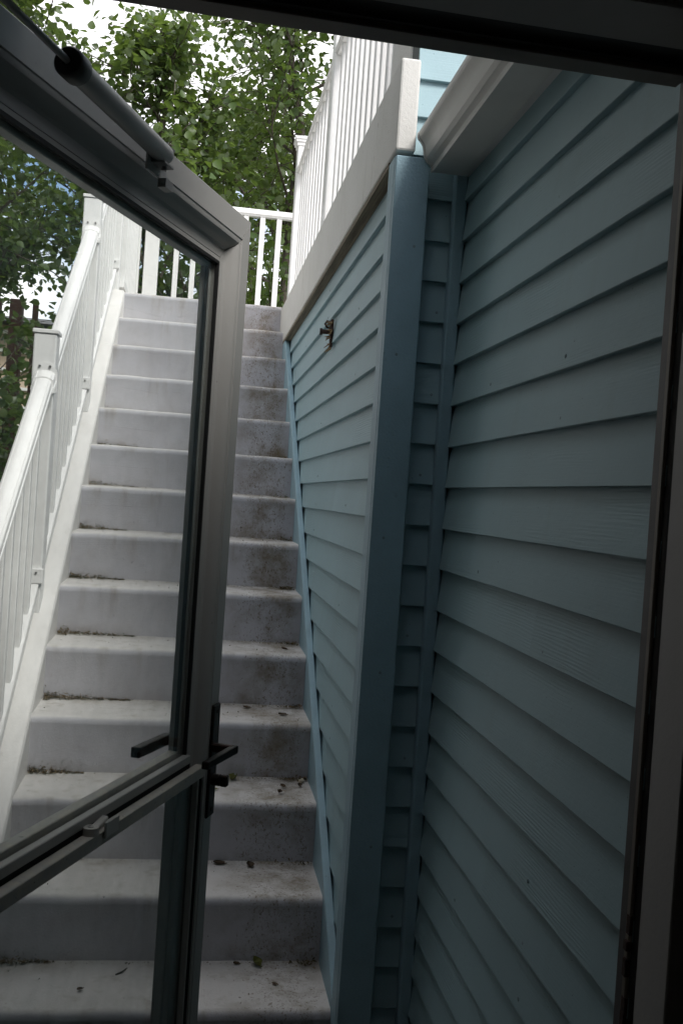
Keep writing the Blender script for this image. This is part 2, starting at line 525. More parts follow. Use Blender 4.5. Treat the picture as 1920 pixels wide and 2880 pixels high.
# wall B: beside the doorway, faces -X
XB = 0.650
wb = bx(XB + 0.001, XB + 0.10, 1.14, YC, 0.0, 2.46).build('entry_side_wall', mat_sheath, house)
siding(wb, 1.235, [1.577 + 0.1045 * k for k in range(-15, 9)], lambda z: ((XB, 2.532, z), (0, 0, R(-90))), splits=((12, 0.60), (16, 0.35), (19, 0.55), (7, 0.45)), nails=(0.30, 0.66))
# sloping skirt board between stair ends and siding
def slope_board(x0, x1, y0, y1, o0, o1):
    return MB().hexa([(x0, y0, plane(y0, o0)), (x1, y0, plane(y0, o0)), (x1, y1, plane(y1, o0)), (x0, y1, plane(y1, o0)),
                      (x0, y0, plane(y0, o1)), (x1, y0, plane(y0, o1)), (x1, y1, plane(y1, o1)), (x0, y1, plane(y1, o1))])
slope_board(0.4435, 0.4675, 2.597, 5.86, -0.34, 0.030).build('skirt_board', mat_trim, house, bevel=0.003)
# the wall the storm door hangs in, its roof and neighbours
bx(-1.0, -0.365, 1.02, 1.145, 0.0, 2.74).build('door_wall', mat_sheath, house)
bx(-0.3645, 0.755, 1.021, 1.144, 2.22, 2.74).build('door_wall', mat_sheath, house)
siding(house, 0.61, [0.03 + 0.104 * k for k in range(0, 26)], lambda z: ((-0.385, 1.147, z), (0, 0, R(180))))
bx(-0.382, -0.352, 1.148, 1.175, 0.0, 2.2).build('door_casing', mat_trim, house, bevel=0.003)
# unseen wing added left of the doorway to keep light off the stairwell
wl = bx(-1.20, -1.001, 1.02, 4.30, 0.0, 3.0).build('shade_wing', mat_sheath, house)
siding(wl, 3.28, [0.03 + 0.104 * k for k in range(0, 28)], lambda z: ((-1.000, 1.02, z), (0, 0, R(90))), mat=mat_darkclad)
w2 = bx(-0.94, -0.811, 1.15, 3.00, 0.0, 5.2).build('shade_bay', mat_sheath, house)
siding(w2, 1.85, [0.03 + 0.104 * k for k in range(0, 49)], lambda z: ((-0.810, 1.15, z), (0, 0, R(90))), mat=mat_darkclad)
bx(-0.3645, 0.5, -3.0, 1.30, 2.745, 2.80).build('porch_roof', mat_roof, house)
# unseen storey and roof added over the doorway to block sky from behind
uw = bx(-1.10, 0.02, -3.0, 1.018, 2.76, 3.3).build('shade_storey', mat_sheath, house)
siding(uw, 0.97, [2.60 + 0.104 * k for k in range(0, 6)], lambda z: ((0.02, 1.147 if z < 2.62 else 1.034, z), (0, 0, R(180))))
MB().hexa([(-1.5, -3.4, 3.302), (0.08, -3.4, 3.302), (0.08, 1.30, 3.302), (-1.5, 1.30, 3.302),
           (-1.5, -3.4, 3.6), (0.08, -3.4, 3.6), (0.08, 1.30, 3.38), (-1.5, 1.30, 3.38)]).build('shade_storey_roof', mat_roof, house)
MB().hexa([(0.570, -3.2, 2.47), (3.2, -3.2, 2.80), (3.2, 2.545, 2.80), (0.570, 2.545, 2.47),
           (0.570, -3.2, 2.52), (3.2, -3.2, 2.86), (3.2, 2.545, 2.86), (0.570, 2.545, 2.52)]).build('low_roof', mat_roof, house)
bx(0.622, 0.645, 1.14, 2.54, 2.372, 2.462).build('eave_board', mat_white, house)

# door frame
frame = thing('door_frame', 'dark door frame edging the top and right of the view', 'door frame')
bx(0.6225, 0.628, 1.289, 1.301, 0.0, 2.126).build('frame_strip', mat_strip, frame, bevel=0.0015)
bx(0.628, 0.646, 1.302, 1.33, 0.0, 2.137).build('groove', mat_dark, frame)
bx(0.617, 0.70, 1.166, 1.25, 0.0, 2.20).build('side_jamb', mat_jamb, frame, bevel=0.002)
bx(0.633, 0.70, 1.2503, 1.30, 0.0, 2.18).build('weather_strip', mat_dark, frame)
bx(0.66, 0.76, 1.05, 1.165, 0.0, 2.25).build('door_stop', mat_dark, frame)
tw_ = MB()
rt_ = random.Random(5)
zz = 0.42
while zz < 0.965:
    h_ = rt_.uniform(0.012, 0.05)
    if rt_.random() < 0.8:
        e_ = rt_.uniform(0.0008, 0.0042)
        tw_.box(0.6223 - e_, 0.6262, 1.2872 - rt_.uniform(0.0004, 0.002), 1.2965, zz, zz + h_)
    zz += h_ + rt_.uniform(-0.004, 0.012)
tw_.build('torn_strip', mat_torn, frame)
HT = (0.62, 0, 2.1285)
for nm, mt, x1, y0, y1, z0, z1, bv in (('frame_strip', mat_strip, 0.0, 1.287, 1.326, -0.001, 0.0075, 0.0015), ('groove', mat_dark, 0.008, 1.302, 1.33, 0.008, 0.02, 0.0),
                                       ('weather_strip', mat_dark, 0.012, 1.2503, 1.30, 0.0175, 0.082, 0.0), ('head_jamb', mat_jamb, 0.044, 1.15, 1.25, 0.0135, 0.087, 0.002)):
    bx(-0.98, x1, y0, y1, z0, z1).build(nm, mt, frame, HT, (0, 0.018, 0), bevel=bv)
bx(-0.40, 0.745, 1.05, 1.149, 2.205, 2.40).build('door_stop', mat_dark, frame)
bx(-0.3505, -0.338, 1.02, 1.16, 0.0, 2.125).build('side_jamb', mat_jamb, frame, bevel=0.002)
bx(-0.285, 0.616, 1.12, 1.32, 0.001, 0.03).build('sill', mat_alu, frame, bevel=0.003)

# ------------------------------------------------------------------ gutter
gut = thing('gutter', 'white metal rain gutter above the dark blue siding, seen from below', 'gutter')
gf = [(0.5365, 2.3665), (0.5362, 2.3815), (0.5335, 2.3840), (0.5250, 2.3885), (0.5175, 2.3975), (0.5140, 2.4090), (0.5128, 2.4210), (0.5100, 2.4310), (0.5045, 2.4395), (0.4985, 2.4450), (0.4955, 2.4520), (0.4955, 2.4620)]
gp = [(0.618, 2.46), (0.618, 2.3665)] + gf + [(p + 0.004, q + (0.004 if q < 2.37 else 0.0)) for p, q in reversed(gf)] + [(0.614, 2.3705), (0.614, 2.46)]
MB().sweep(gp, lambda p, q: (p, 1.345, q), lambda p, q: (p, 2.492, q)).build('trough', mat_gutter, gut, smooth=22)
MB().sweep([(0.6155, 2.461)] + [(p + (0.0005 if p < .6 else -0.001), q) for p, q in gp[1:14]], lambda p, q: (p, 2.4925, q), lambda p, q: (p, 2.4955, q)).build('end_cap', mat_gutter, gut)
ep2 = []
for p, q in gp[2:14]:
    ep2.append((p - 0.003, q - 0.002))
MB().sweep(ep2 + [(p + 0.004, q + 0.002) for p, q in reversed(ep2)], lambda p, q: (p, 2.488, q), lambda p, q: (p, 2.4975, q)).build('crimped_edge', mat_gutter, gut)

# ------------------------------------------------------------------ deck with fascia
deck = thing('deck', 'raised deck with weathered white edge board above the blue wall', 'deck')
bx(0.440, 0.491, 2.4965, 6.25, 2.413, 2.645).build('edge_board', mat_fascia, deck, bevel=0.006, seg=2)
bx(0.4425, 0.489, 2.60, 5.83, 2.398, 2.4128).build('board_underside', mat_wornwood, deck)
bx(0.4915, 3.0, 2.67, 7.35, 2.60, 2.655).build('deck_floor', mat_fascia, deck)
bx(-0.62, 0.4395, 6.31, 7.35, 2.56, 2.655).build('landing_floor', mat_stair, deck)
for yy in (6.4, 7.25):
    bx(-0.56, -0.47, yy, yy + 0.09, 0.0, 2.56).build('support_post', mat_white, deck)

# ------------------------------------------------------------------ staircase
st = thing('staircase', 'grey coated straight staircase with dirt-stained risers climbing to the landing', 'staircase')
def step_mesh(depth, drop):
    prof = [(0.0, -drop)]
    r = 0.021
    prof.append((0.0, -r - 0.012))
    prof.append((-0.003, -r - 0.004))
    for i in range(7):
        a = math.pi - i * (math.pi / 2) / 6
        prof.append((r + r * math.cos(a) - 0.003, -r + r * math.sin(a)))
    prof += [(0.10, 0.001), (depth - 0.018, 0.0015), (depth - 0.005, 0.005), (depth + 0.012, 0.014), (depth + 0.012, -drop)]
    # several columns across the width with a slight hand-trowelled wander
    xs = [XL - 0.05 + (XR + 0.0002 - XL + 0.05) * i / 14 for i in range(15)]
    mb = MB()
    n = len(prof)
    rr = random.Random(int(depth * 1000))
    w = [rr.uniform(-0.0022, 0.0022) for _ in xs]
    w2 = [rr.uniform(-0.0022, 0.0022) for _ in xs]
    for i, x in enumerate(xs):
        for j, (y, z) in enumerate(prof):
            t = 1.0 if 1 < j < n - 1 else 0.0
            mb.v.append((x, y + (w[i] if 0 < j < 10 else 0) * (1 if j < 10 else 0), z + w2[i] * t * (1.0 if j < 11 else 0.3)))
    for i in range(len(xs) - 1):
        for j in range(n):
            k = (j + 1) % n
            mb.f.append((i * n + j, i * n + k, (i + 1) * n + k, (i + 1) * n + j))
    mb.f.append(tuple(range(n)))
    mb.f.append(tuple((len(xs) - 1) * n + j for j in reversed(range(n))))
    return mb.mesh('step', mat_stair, smooth=50)
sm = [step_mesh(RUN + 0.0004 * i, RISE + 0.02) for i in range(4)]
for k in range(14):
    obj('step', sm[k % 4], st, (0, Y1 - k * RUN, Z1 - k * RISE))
# stringer: a sloping curb wall on the open side
def stringer():
    mb = MB()
    ya, yb = 2.15, 6.22
    prof = [(-0.66, None), (-0.66, 0.0), (-0.652, 0.010), (-0.494, 0.010), (-0.484, 0.006), (-0.4785, -0.004), (-0.4785, None)]
    n = 24
    for i in range(n + 1):
        y = ya + (yb - ya) * i / n
        ztop = min(plane(y), Z1)
        for x, o in prof:
            mb.v.append((x, y, -0.01 if o is None else max(0.02, ztop) + o))
    m_ = len(prof)
    for i in range(n):
        for j in range(m_):
            k = (j + 1) % m_
            mb.f.append((i * m_ + j, i * m_ + k, (i + 1) * m_ + k, (i + 1) * m_ + j))
    mb.f.append(tuple(range(m_)))
    mb.f.append(tuple(n * m_ + j for j in reversed(range(m_))))
    return mb
stringer().build('stringer', mat_stringer, st, smooth=30)

# ------------------------------------------------------------------ railings
RAILP = [(-0.024, -0.012), (-0.026, -0.003), (-0.034, 0.0), (-0.0355, 0.006), (-0.034, 0.013), (-0.0315, 0.0145), (-0.0315, 0.024), (-0.029, 0.032), (-0.022, 0.0375), (-0.0205, 0.0368), (-0.019, 0.0378), (-0.008, 0.0405), (0, 0.041),
         (0.008, 0.0405), (0.019, 0.0378), (0.0205, 0.0368), (0.022, 0.0375), (0.029, 0.032), (0.0315, 0.024), (0.0315, 0.0145), (0.034, 0.013), (0.0355, 0.006), (0.034, 0.0), (0.026, -0.003), (0.024, -0.012)]
def screw(parent, loc, axis='y', r=0.0045):
    mb = MB()
    d = Vector((0, 0.004, 0)) if axis == 'y' else Vector((0.004, 0, 0))
    mb.tube([-d, d], r, 8)
    mb.build('screw', mat_screw, parent, loc)
def post(parent, x, y, z0, z1, w=0.082, cap='flat', x1=None):
    h = w / 2
    p = bx(-h, h, -h, h, z0, z1 - 0.012).build('post', mat_white, parent, (x, y, 0), bevel=0.006, seg=2)
    if cap == 'flat':
        bx(-h - .005, h + .005, -h - .005, h + .005, z1 - 0.0118, z1 + 0.003).build('post_cap', mat_white, p, bevel=0.002)
    else:
        mb = MB()
        for a, b, e in ((z1 - 0.040, z1 - 0.020, 0.006), (z1 - 0.0198, z1 - 0.004, 0.014), (z1 - 0.0038, z1 + 0.010, 0.020)):
            mb.box(-h - e, h + e, -h - e, h + e, a, b)
        t = h + 0.016
        mb.hexa([(-t, -t, z1 + 0.0102), (t, -t, z1 + 0.0102), (t, t, z1 + 0.0102), (-t, t, z1 + 0.0102), (-.01, -.01, z1 + 0.035), (.01, -.01, z1 + 0.035), (.01, .01, z1 + 0.035), (-.01, .01, z1 + 0.035)])
        mb.build('post_cap', mat_white, p)
    return p

# --- stair railing on the left
sr = thing('stair_railing', 'white vinyl stair railing with round handrail on the left of the steps', 'railing')
XP = -0.560
HR = 0.842                                     # handrail base above the nosing line
posts_y = [2.674, 3.816, 4.958, 6.100]
for i, py in enumerate(posts_y):
    zt = plane(py - 0.041) + 1.036
    post(sr, XP - 0.012 + 0.004 * i, py, plane(py + .04) - 0.05 if i < 3 else Z1 - 0.05, zt + (0.0 if i < 3 else 0.05))
bal = bx(-0.016, 0.016, -0.016, 0.016, 0, 0.742).mesh('baluster', mat_white, bevel=0.003)
for i in range(3):
    ya, yb = posts_y[i] + 0.041, posts_y[i + 1] - 0.041
    a = lambda p, q, y=ya: (XP + p, y - q * 0.55, plane(y, HR) + q * 1.0)
    b = lambda p, q, y=yb: (XP + p, y - q * 0.0, plane(y, HR) + q * 1.0)
    MB().sweep(RAILP, lambda p, q, y=ya: (XP + p, y, plane(y, HR) + q * 1.2), lambda p, q, y=yb: (XP + p, y, plane(y, HR) + q * 1.2)).build('handrail', mat_white, sr, smooth=25)
    slope_board(XP - 0.026, XP + 0.026, ya, yb, 0.078, 0.128).build('bottom_rail', mat_white, sr, bevel=0.003)
    nb = 7
    for k in range(nb):
        y = ya + (yb - ya) * (k + 1) / (nb + 1)
        obj('baluster', bal, sr, (XP, y, plane(y, 0.113)))
    # brackets on the front face of the upper post
    yc = yb
    def P(p, q, y):
        return (XP + p, y, plane(y, HR) + q * 1.2)
    arch = [(p * 1.20, q * 1.14 - 0.002) for p, q in RAILP]
    br = MB().sweep(arch, lambda p, q: P(p, q, yc - 0.046), lambda p, q: P(p, q, yc - 0.0005)).build('rail_bracket', mat_white, sr, smooth=25)
    fl = [(0.044 * math.cos(t), 0.030 + 0.046 * math.sin(t)) for t in [math.pi * j / 12 for j in range(13)]] + [(-0.044, -0.03), (0.044, -0.03)]
    MB().sweep(fl, lambda p, q: (XP + p, yc - 0.006, plane(yc, HR) + q), lambda p, q: (XP + p, yc - 0.0007, plane(yc, HR) + q)).build('flange', mat_white, br, smooth=30)
    for sx in (-0.020, 0.016):
        screw(br, (XP + sx, yc - 0.008, plane(yc, HR) + 0.062))
    lb = bx(-0.028, 0.028, -0.020, 0.0, 0, 0.055).build('rail_bracket', mat_white, sr, (XP + 0.012, yc - 0.0003, plane(yc, 0.118)), bevel=0.003)
    screw(lb, (0.004, -0.021, 0.040), r=0.004)
    lo = bx(-0.024, 0.024, 0.0, 0.022, -0.06, 0.045).build('rail_bracket', mat_white, sr, (XP, ya + 0.0003, plane(ya, 0.10)), bevel=0.003)

# --- level railings: built along local x
def level_rail(t, p0, p1, zr, zb, spots, post_list, balw=0.034, rail_w=1.0, cap='stepped'):
    p0, p1 = Vector(p0), Vector(p1)
    d = (p1 - p0).normalized()
    nrm = Vector((-d.y, d.x))
    me = bx(-balw / 2, balw / 2, -balw / 2, balw / 2, 0, zr - zb - 0.02).mesh('baluster', mat_white, bevel=0.003)
    at = lambda q, p, z: (q.x + nrm.x * p, q.y + nrm.y * p, z)
    MB().sweep([(a * rail_w, b) for a, b in RAILP], lambda p, q: at(p0, p, zr - 0.047 + q), lambda p, q: at(p1, p, zr - 0.047 + q)).build('top_rail', mat_white, t, smooth=25)
    bp = [(-0.022, 0), (0.022, 0), (0.022, 0.045), (-0.022, 0.045)]
    MB().sweep(bp, lambda p, q: at(p0, p, zb - 0.03 + q), lambda p, q: at(p1, p, zb - 0.03 + q)).build('bottom_rail', mat_white, t)
    ang = math.atan2(d.y, d.x)
    for s in spots:
        q = p0 + d * s
        obj('baluster', me, t, (q.x, q.y, zb + 0.004), (0, 0, ang))
    for q, w, z0, z1 in post_list:
        p = post(t, q[0], q[1], z0, z1, w, cap)
        if cap == 'stepped':
            for zz in (zr - 0.062,):
                MB().tube([(0, -w / 2 - 0.004, zz + 0.02), (0, -w / 2 - 0.004, zz + 0.02001)], 0.001, 4)
ZR = 3.565
dr = thing('deck_railing', 'white vinyl railing above the weathered white edge board on the right', 'railing')
XD = 0.524
dy0, dy1 = 2.70, 6.20
spots = [y - dy0 for y in (3.03, 3.14, 3.27, 3.40, 3.53, 3.665, 3.80, 3.94, 4.075, 4.215, 4.37, 4.76, 4.90, 5.045, 5.185, 5.33, 5.48, 5.62, 5.75, 5.88, 6.01)]
level_rail(dr, (XD, dy0), (XD, dy1), ZR, 2.72, spots, [((XD + .012, 4.535), 0.098, 2.65, ZR + 0.20), ((XD + .012, 6.235), 0.098, 2.65, ZR + 0.155)], balw=0.037)
for yy in (4.487, 6.187):
    b = MB().tube([(XD, yy - 0.030, ZR - 0.030), (XD, yy, ZR - 0.030)], 0.034, 12).build('rail_bracket', mat_white, dr, smooth=30)
    screw(b, (XD - 0.02, yy - 0.031, ZR - 0.012))
bx(0.4915, 0.60, 2.658, 2.945, 2.6465, 4.0).build('wall_post', mat_fascia, dr, bevel=0.004)
bx(0.4950, 0.520, 2.6515, 2.6575, 2.672, 4.0).build('wall_post_face', mat_fascia, dr)

br = thing('landing_railing', 'white vinyl railing across the back of the top landing', 'railing')
YB = 7.25
xs = [0.353 - 0.118 * k for k in range(7)] + [0.471, 0.589, 0.707]
level_rail(br, (-0.40, YB), (1.6, YB), 3.565, 2.735, [x + 0.40 for x in xs if x > -0.33], [((-0.407, YB), 0.098, 2.60, 3.72)], balw=0.036)
lr = thing('landing_side_railing', 'short white vinyl railing along the left side of the top landing', 'railing')
level_rail(lr, (-0.515, 6.145), (-0.515, 7.16), 3.565, 2.735, [0.12 + 0.118 * k for k in range(8)], [((-0.53, 7.22), 0.09, 2.60, 3.70)], balw=0.034)

# ------------------------------------------------------------------ storm door
DO, DXV = Vector((-0.263, 1.30)), Vector((0.3759, 0.9267)).normalized()
DANG = math.atan2(DXV.y, DXV.x)
door = thing('storm_door', 'grey aluminium storm door with two glass panes swung open over the stairs', 'door', None, (DO.x - DXV.y * 0.0255, DO.y + DXV.x * 0.0255, 0), (0, 0, DANG))
# local: x from hinge to free edge, -y towards the inside face (seen by the camera), z up
DW, DT, DB = 0.915, 2.100, 0.04
# section across a frame member: s from outer edge to the glass, d = how far proud of the glass plane
prof = [(0.0, -0.010), (0.0, 0.0235), (0.002, 0.0255), (0.0455, 0.0255), (0.0468, 0.0275), (0.0495, 0.0275), (0.0508, 0.0255), (0.054, 0.0255), (0.060, 0.0235), (0.066, 0.0185), (0.071, 0.0112), (0.0755, 0.0042), (0.080, 0.0008), (0.085, 0.0),
        (0.098, 0.0), (0.098, -0.003), (0.0995, -0.003), (0.0995, 0.0), (0.112, 0.0), (0.112, -0.010)]
def member(name, a, b):
    """a, b: functions s -> (x, z) at either end (mitred)"""
    MB().sweep(prof, lambda s, d: (a(s)[0], -d, a(s)[1]), lambda s, d: (b(s)[0], -d, b(s)[1])).build(name, mat_alu, door, smooth=20)
HX = -0.135
member('top_rail', lambda s: (HX + s, DT - s), lambda s: (DW - s, DT - s))
member('stile', lambda s: (DW - s, DT - s - 0.0011), lambda s: (DW - s, DB + s))
member('stile', lambda s: (HX + s, DT - s - 0.0011), lambda s: (HX + s, DB + s))
member('bottom_rail', lambda s: (HX + s, DB + s * 1.3), lambda s: (DW - s, DB + s * 1.3))
GX0, GX1, GT = HX + 0.112, DW - 0.112, DT - 0.112
# the outer half of the frame, seen through the glass
for nm, a in (('outer_stile', (GX1 - 0.010, DW - 0.001, 0.0105, 0.032, DB + 0.002, DT - 0.002)), ('outer_stile', (HX + 0.001, GX0 + 0.010, 0.0105, 0.032, DB + 0.002, DT - 0.002)),
              ('outer_rail', (GX0 + 0.0105, GX1 - 0.0105, 0.0107, 0.0317, GT - 0.010, DT - 0.003))):
    bx(*a).build(nm, mat_alu, door, bevel=0.0015)
bx(GX1 - 0.013, GX1 - 0.0101, 0.0125, 0.020, 1.0, GT - 0.01).build('outer_bead', mat_black, door)
# mid rail and insert frames
bx(GX0 - 0.005, GX1 + 0.004, -0.0120, 0.0035, 0.9745, 0.992).build('sash_rail', mat_alu, door, bevel=0.0015)
bx(GX0 - 0.005, GX1 + 0.008, 0.009, 0.031, 0.972, 1.000).build('sash_ledge', mat_ledge, door, bevel=0.0015)
bx(GX0 - 0.005, GX1 + 0.012, -0.0085, 0.0088, 0.942, 0.9742).build('track_gap', mat_black, door)  # black bar filled in for the shaded gap between the rails
bx(GX0 - 0.02, DW - 0.078, -0.0335, -0.0125, 0.944, 0.967).build('insert_rail', mat_ledge, door, bevel=0.0012)
bx(GX1 - 0.002, GX1 + 0.003, -0.0035, 0.0036, 0.988, GT + 0.002).build('gasket', mat_black, door)
bx(GX0 - 0.003, GX1, -0.0032, 0.0034, GT - 0.003, GT + 0.003).build('gasket', mat_black, door)
bx(DW - 0.072, DW - 0.066, -0.0300, -0.010, DB + 0.1, 0.943).build('insert_edge', mat_alu, door)
bx(DW - 0.079, DW - 0.0722, -0.0265, -0.004, DB + 0.1, 0.943).build('gasket', mat_black, door)
bx(DW - 0.088, DW - 0.0792, -0.0230, -0.012, DB + 0.1, 0.943).build('insert_stile', mat_alu, door)
bx(GX0 - 0.004, GX1 + 0.002, 0.0040, 0.0072, 0.9915, GT + 0.002).build('glass_pane', mat_glass, door)
bx(GX0 - 0.004, DW - 0.080, -0.0150, -0.0120, DB + 0.12, 0.9445).build('glass_pane', mat_glass, door)
# handle set
hp = bx(DW - 0.047, DW - 0.0075, -0.0335, -0.0257, 0.846, 1.084).build('handle_plate', mat_orb, door, bevel=0.003)
def bar(path, w, h):
    mb = MB()
    for i in range(len(path) - 1):
        a, b = Vector(path[i]), Vector(path[i + 1])
        d = (b - a).normalized()
        upv = Vector((0, 0, 1)) if abs(d.z) < 0.9 else Vector((1, 0, 0))
        sd_ = d.cross(upv).normalized() * (w / 2)
        uu = sd_.cross(d).normalized() * (h / 2)
        e = d * (w / 2 if i < len(path) - 2 else 0)
        mb.hexa([a - sd_ - uu, a + sd_ - uu, a + sd_ + uu, a - sd_ + uu, b + e - sd_ - uu, b + e + sd_ - uu, b + e + sd_ + uu, b + e - sd_ + uu])
    return mb
bar([(DW - 0.039, -0.030, 0.9955), (DW - 0.039, -0.079, 0.9955)], 0.016, 0.018).build('lever_neck', mat_orb, hp, bevel=0.003)
MB().hexa([(DW - 0.031, -0.087, 0.987), (DW - 0.031, -0.071, 0.987), (DW - 0.165, -0.057, 0.982), (DW - 0.165, -0.072, 0.982),
           (DW - 0.031, -0.087, 1.004), (DW - 0.031, -0.071, 1.004), (DW - 0.165, -0.057, 0.998), (DW - 0.165, -0.072, 0.998)]).build('lever', mat_orb, hp, bevel=0.003, seg=2)
MB().tube([(DW - 0.030, -0.033, 0.926), (DW - 0.030, -0.052, 0.926)], 0.0125, 14).build('thumb_turn', mat_orb, hp, bevel=0.001)
bx(DW - 0.0375, DW - 0.0225, -0.068, -0.0515, 0.914, 0.938).build('thumb_turn_grip', mat_orb, hp, bevel=0.003)
for zz in (1.068, 0.862):
    MB().tube([(DW - 0.027, -0.0325, zz), (DW - 0.027, -0.0352, zz)], 0.004, 10).build('screw', mat_orb, hp)
op = bx(DW - 0.047, DW - 0.0075, 0.0322, 0.040, 0.846, 1.084).build('handle_plate', mat_orb, door, bevel=0.003)
bar([(DW - 0.040, 0.038, 1.000), (DW - 0.040, 0.070, 1.000)], 0.020, 0.022).build('lever_neck', mat_orb, op, bevel=0.003)
MB().hexa([(DW - 0.031, 0.060, 0.990), (DW - 0.031, 0.080, 0.990), (DW - 0.178, 0.088, 0.990), (DW - 0.178, 0.068, 0.990),
           (DW - 0.031, 0.060, 1.012), (DW - 0.031, 0.080, 1.012), (DW - 0.178, 0.088, 1.012), (DW - 0.178, 0.068, 1.012)]).build('lever', mat_orb, op, bevel=0.003, seg=2)
# screw above the insert rail, thumb latch on it
MB().tube([(DW - 0.092, 0.001, 0.980), (DW - 0.092, -0.0045, 0.980)], 0.0042, 10).build('screw', mat_alu, door)
la = MB().tube([(0.367, -0.0225, 0.9668), (0.367, -0.0225, 0.979)], [0.0135, 0.0125], 16).build('latch', mat_latch, door, smooth=40)
MB().tube([(0.367, -0.0225, 0.9788), (0.367, -0.0225, 0.9798)], 0.005, 12).build('screw', mat_screw, la)
MB().hexa([(0.370, -0.030, 0.968), (0.370, -0.015, 0.968), (0.430, -0.010, 0.968), (0.430, -0.022, 0.968),
           (0.370, -0.030, 0.976), (0.370, -0.015, 0.976), (0.430, -0.010, 0.979), (0.430, -0.022, 0.979)]).build('latch_arm', mat_latch, la, bevel=0.002)
bx(0.388, 0.436, -0.0395, -0.0345, 0.955, 0.982).build('latch_tab', mat_latch, la, bevel=0.0018)

# door closer
cl = thing('door_closer', 'grey tubular door closer with thin rod along the door top', 'door closer')
def dw(x, off, z):
    n = Vector((DXV.y, -DXV.x))
    q = DO + DXV * x + n * off
    return Vector((q.x, q.y, z))
ca, cb = dw(0.022, 0.070, 2.046), dw(0.385, 0.040, 2.055)
ud = (cb - ca).normalized()
MB().tube([ca + ud * 0.026, ca + ud * 0.0265, cb - ud * 0.004, cb], [0.013, 0.0158, 0.0158, 0.0135], 24).build('cylinder', mat_alu, cl, smooth=40)
MB().tube([ca, ca + ud * 0.003, ca + ud * 0.03, ca + ud * 0.036], [0.0172, 0.0196, 0.0196, 0.0165], 24).build('end_cap', mat_cap, cl, smooth=40)
cr_ = ca - ud * 0.22
MB().tube([cr_, ca + ud * 0.004], 0.0046, 12).build('rod', mat_alu, cl, smooth=60)
MB().tube([ca - ud * 0.002, ca + ud * 0.002], 0.0068, 12).build('rod_seal', mat_black, cl)
bmid = dw(0.375, 0.0, 2.045)
brk = MB()
for zz in (2.036, 2.064):
    a = dw(0.355, 0.0262, zz)
    b = dw(0.395, 0.0262, zz)
    c = dw(0.395, 0.052, zz)
    d = dw(0.360, 0.052, zz)
    up = Vector((0, 0, 0.003))
    brk.hexa([a, b, c, d, a + up, b + up, c + up, d + up])
brk.build('door_bracket', mat_alu, cl)
bp_ = [dw(0.345, 0.0262, 2.022), dw(0.415, 0.0262, 2.022), dw(0.415, 0.030, 2.022), dw(0.345, 0.030, 2.022)]
MB().hexa(bp_ + [p + Vector((0, 0, 0.052)) for p in bp_]).build('door_bracket', mat_alu, cl)
bp_ = [dw(0.385, 0.030, 2.006), dw(0.414, 0.030, 2.006), dw(0.414, 0.044, 2.006), dw(0.385, 0.044, 2.006)]
MB().hexa(bp_ + [p + Vector((0, 0, 0.014)) for p in bp_]).build('bracket_clip', mat_alu, cl)
MB().tube([dw(0.380, 0.042, 2.030), dw(0.380, 0.042, 2.074)], 0.004, 10).build('pivot_pin', mat_screw, cl)

# ------------------------------------------------------------------ broken hook on the blue wall
hk = thing('wall_hook', 'rusty broken bracket stub bolted to the blue clapboards', 'hook')
XH = XA - 0.0215
bx(XH - 0.006, XH + 0.004, 3.715, 3.748, 2.092, 2.196).build('plate', mat_rust, hk, bevel=0.0025)
MB().tube([(XH - 0.004, 3.735, 2.150), (XH - 0.036, 3.738, 2.150)], 0.0085, 10).build('bolt', mat_rust, hk, smooth=40)
MB().tube([(XH - 0.034, 3.738, 2.150), (XH - 0.044, 3.739, 2.150)], 0.0125, 6).build('nut', mat_rust, hk)
MB().tube([(XH - 0.006, 3.728, 2.186), (XH - 0.020, 3.735, 2.190), (XH - 0.026, 3.74, 2.180), (XH - 0.018, 3.742, 2.168), (XH - 0.006, 3.74, 2.166)], 0.0042, 8).build('hook_ring', mat_rust, hk, smooth=60)
rk = random.Random(3)
sp = MB()
for i in range(22):
    y, z = 3.705 + rk.random() * 0.035, 2.085 + rk.random() * 0.11
    a = Vector((XH - 0.003, y, z))
    b = a + Vector((-0.008 - rk.random() * 0.018, rk.uniform(-.012, .012), rk.uniform(-0.03, 0.008)))
    sp.tube([a, b], [0.0035, 0.0008], 4)
sp.build('splinters', mat_splinter, hk)

# ------------------------------------------------------------------ litter on the steps
def np_mesh(name, V, faces_per, idx, mat):
    """V (N*k,3) ; idx list of polygons for one item"""
    me = bpy.data.meshes.new(name)
    n = V.shape[0] // faces_per
    polys = np.concatenate([np.array(p, dtype=np.int32) for p in idx])
    lens = np.array([len(p) for p in idx], dtype=np.int32)
    off = (np.arange(n, dtype=np.int32) * faces_per)[:, None]
    loops = (polys[None, :] + off).ravel()
    tot = np.tile(lens, n)
    starts = np.concatenate([[0], np.cumsum(tot)[:-1]]).astype(np.int32)
    me.vertices.add(V.shape[0])
    me.vertices.foreach_set('co', V.astype(np.float32).ravel())
    me.loops.add(loops.shape[0])
    me.loops.foreach_set('vertex_index', loops)
    me.polygons.add(tot.shape[0])
    me.polygons.foreach_set('loop_start', starts)
    me.polygons.foreach_set('loop_total', tot)
    me.update(calc_edges=True)
    me.validate()
    me.materials.append(mat)
    return me
rng = np.random.default_rng(11)
def rand_basis(rng, n, updir, spread):
    """random frames whose z axis scatters about updir (n,3)"""
    z = updir + rng.normal(0, spread, (n, 3))
    z /= np.linalg.norm(z, axis=1)[:, None] + 1e-9
    t = rng.normal(0, 1, (n, 3))
    x = np.cross(t, z)
    x /= np.linalg.norm(x, axis=1)[:, None] + 1e-9
    y = np.cross(z, x)
    return np.stack([x, y, z], 1)
pts, scl = [], []
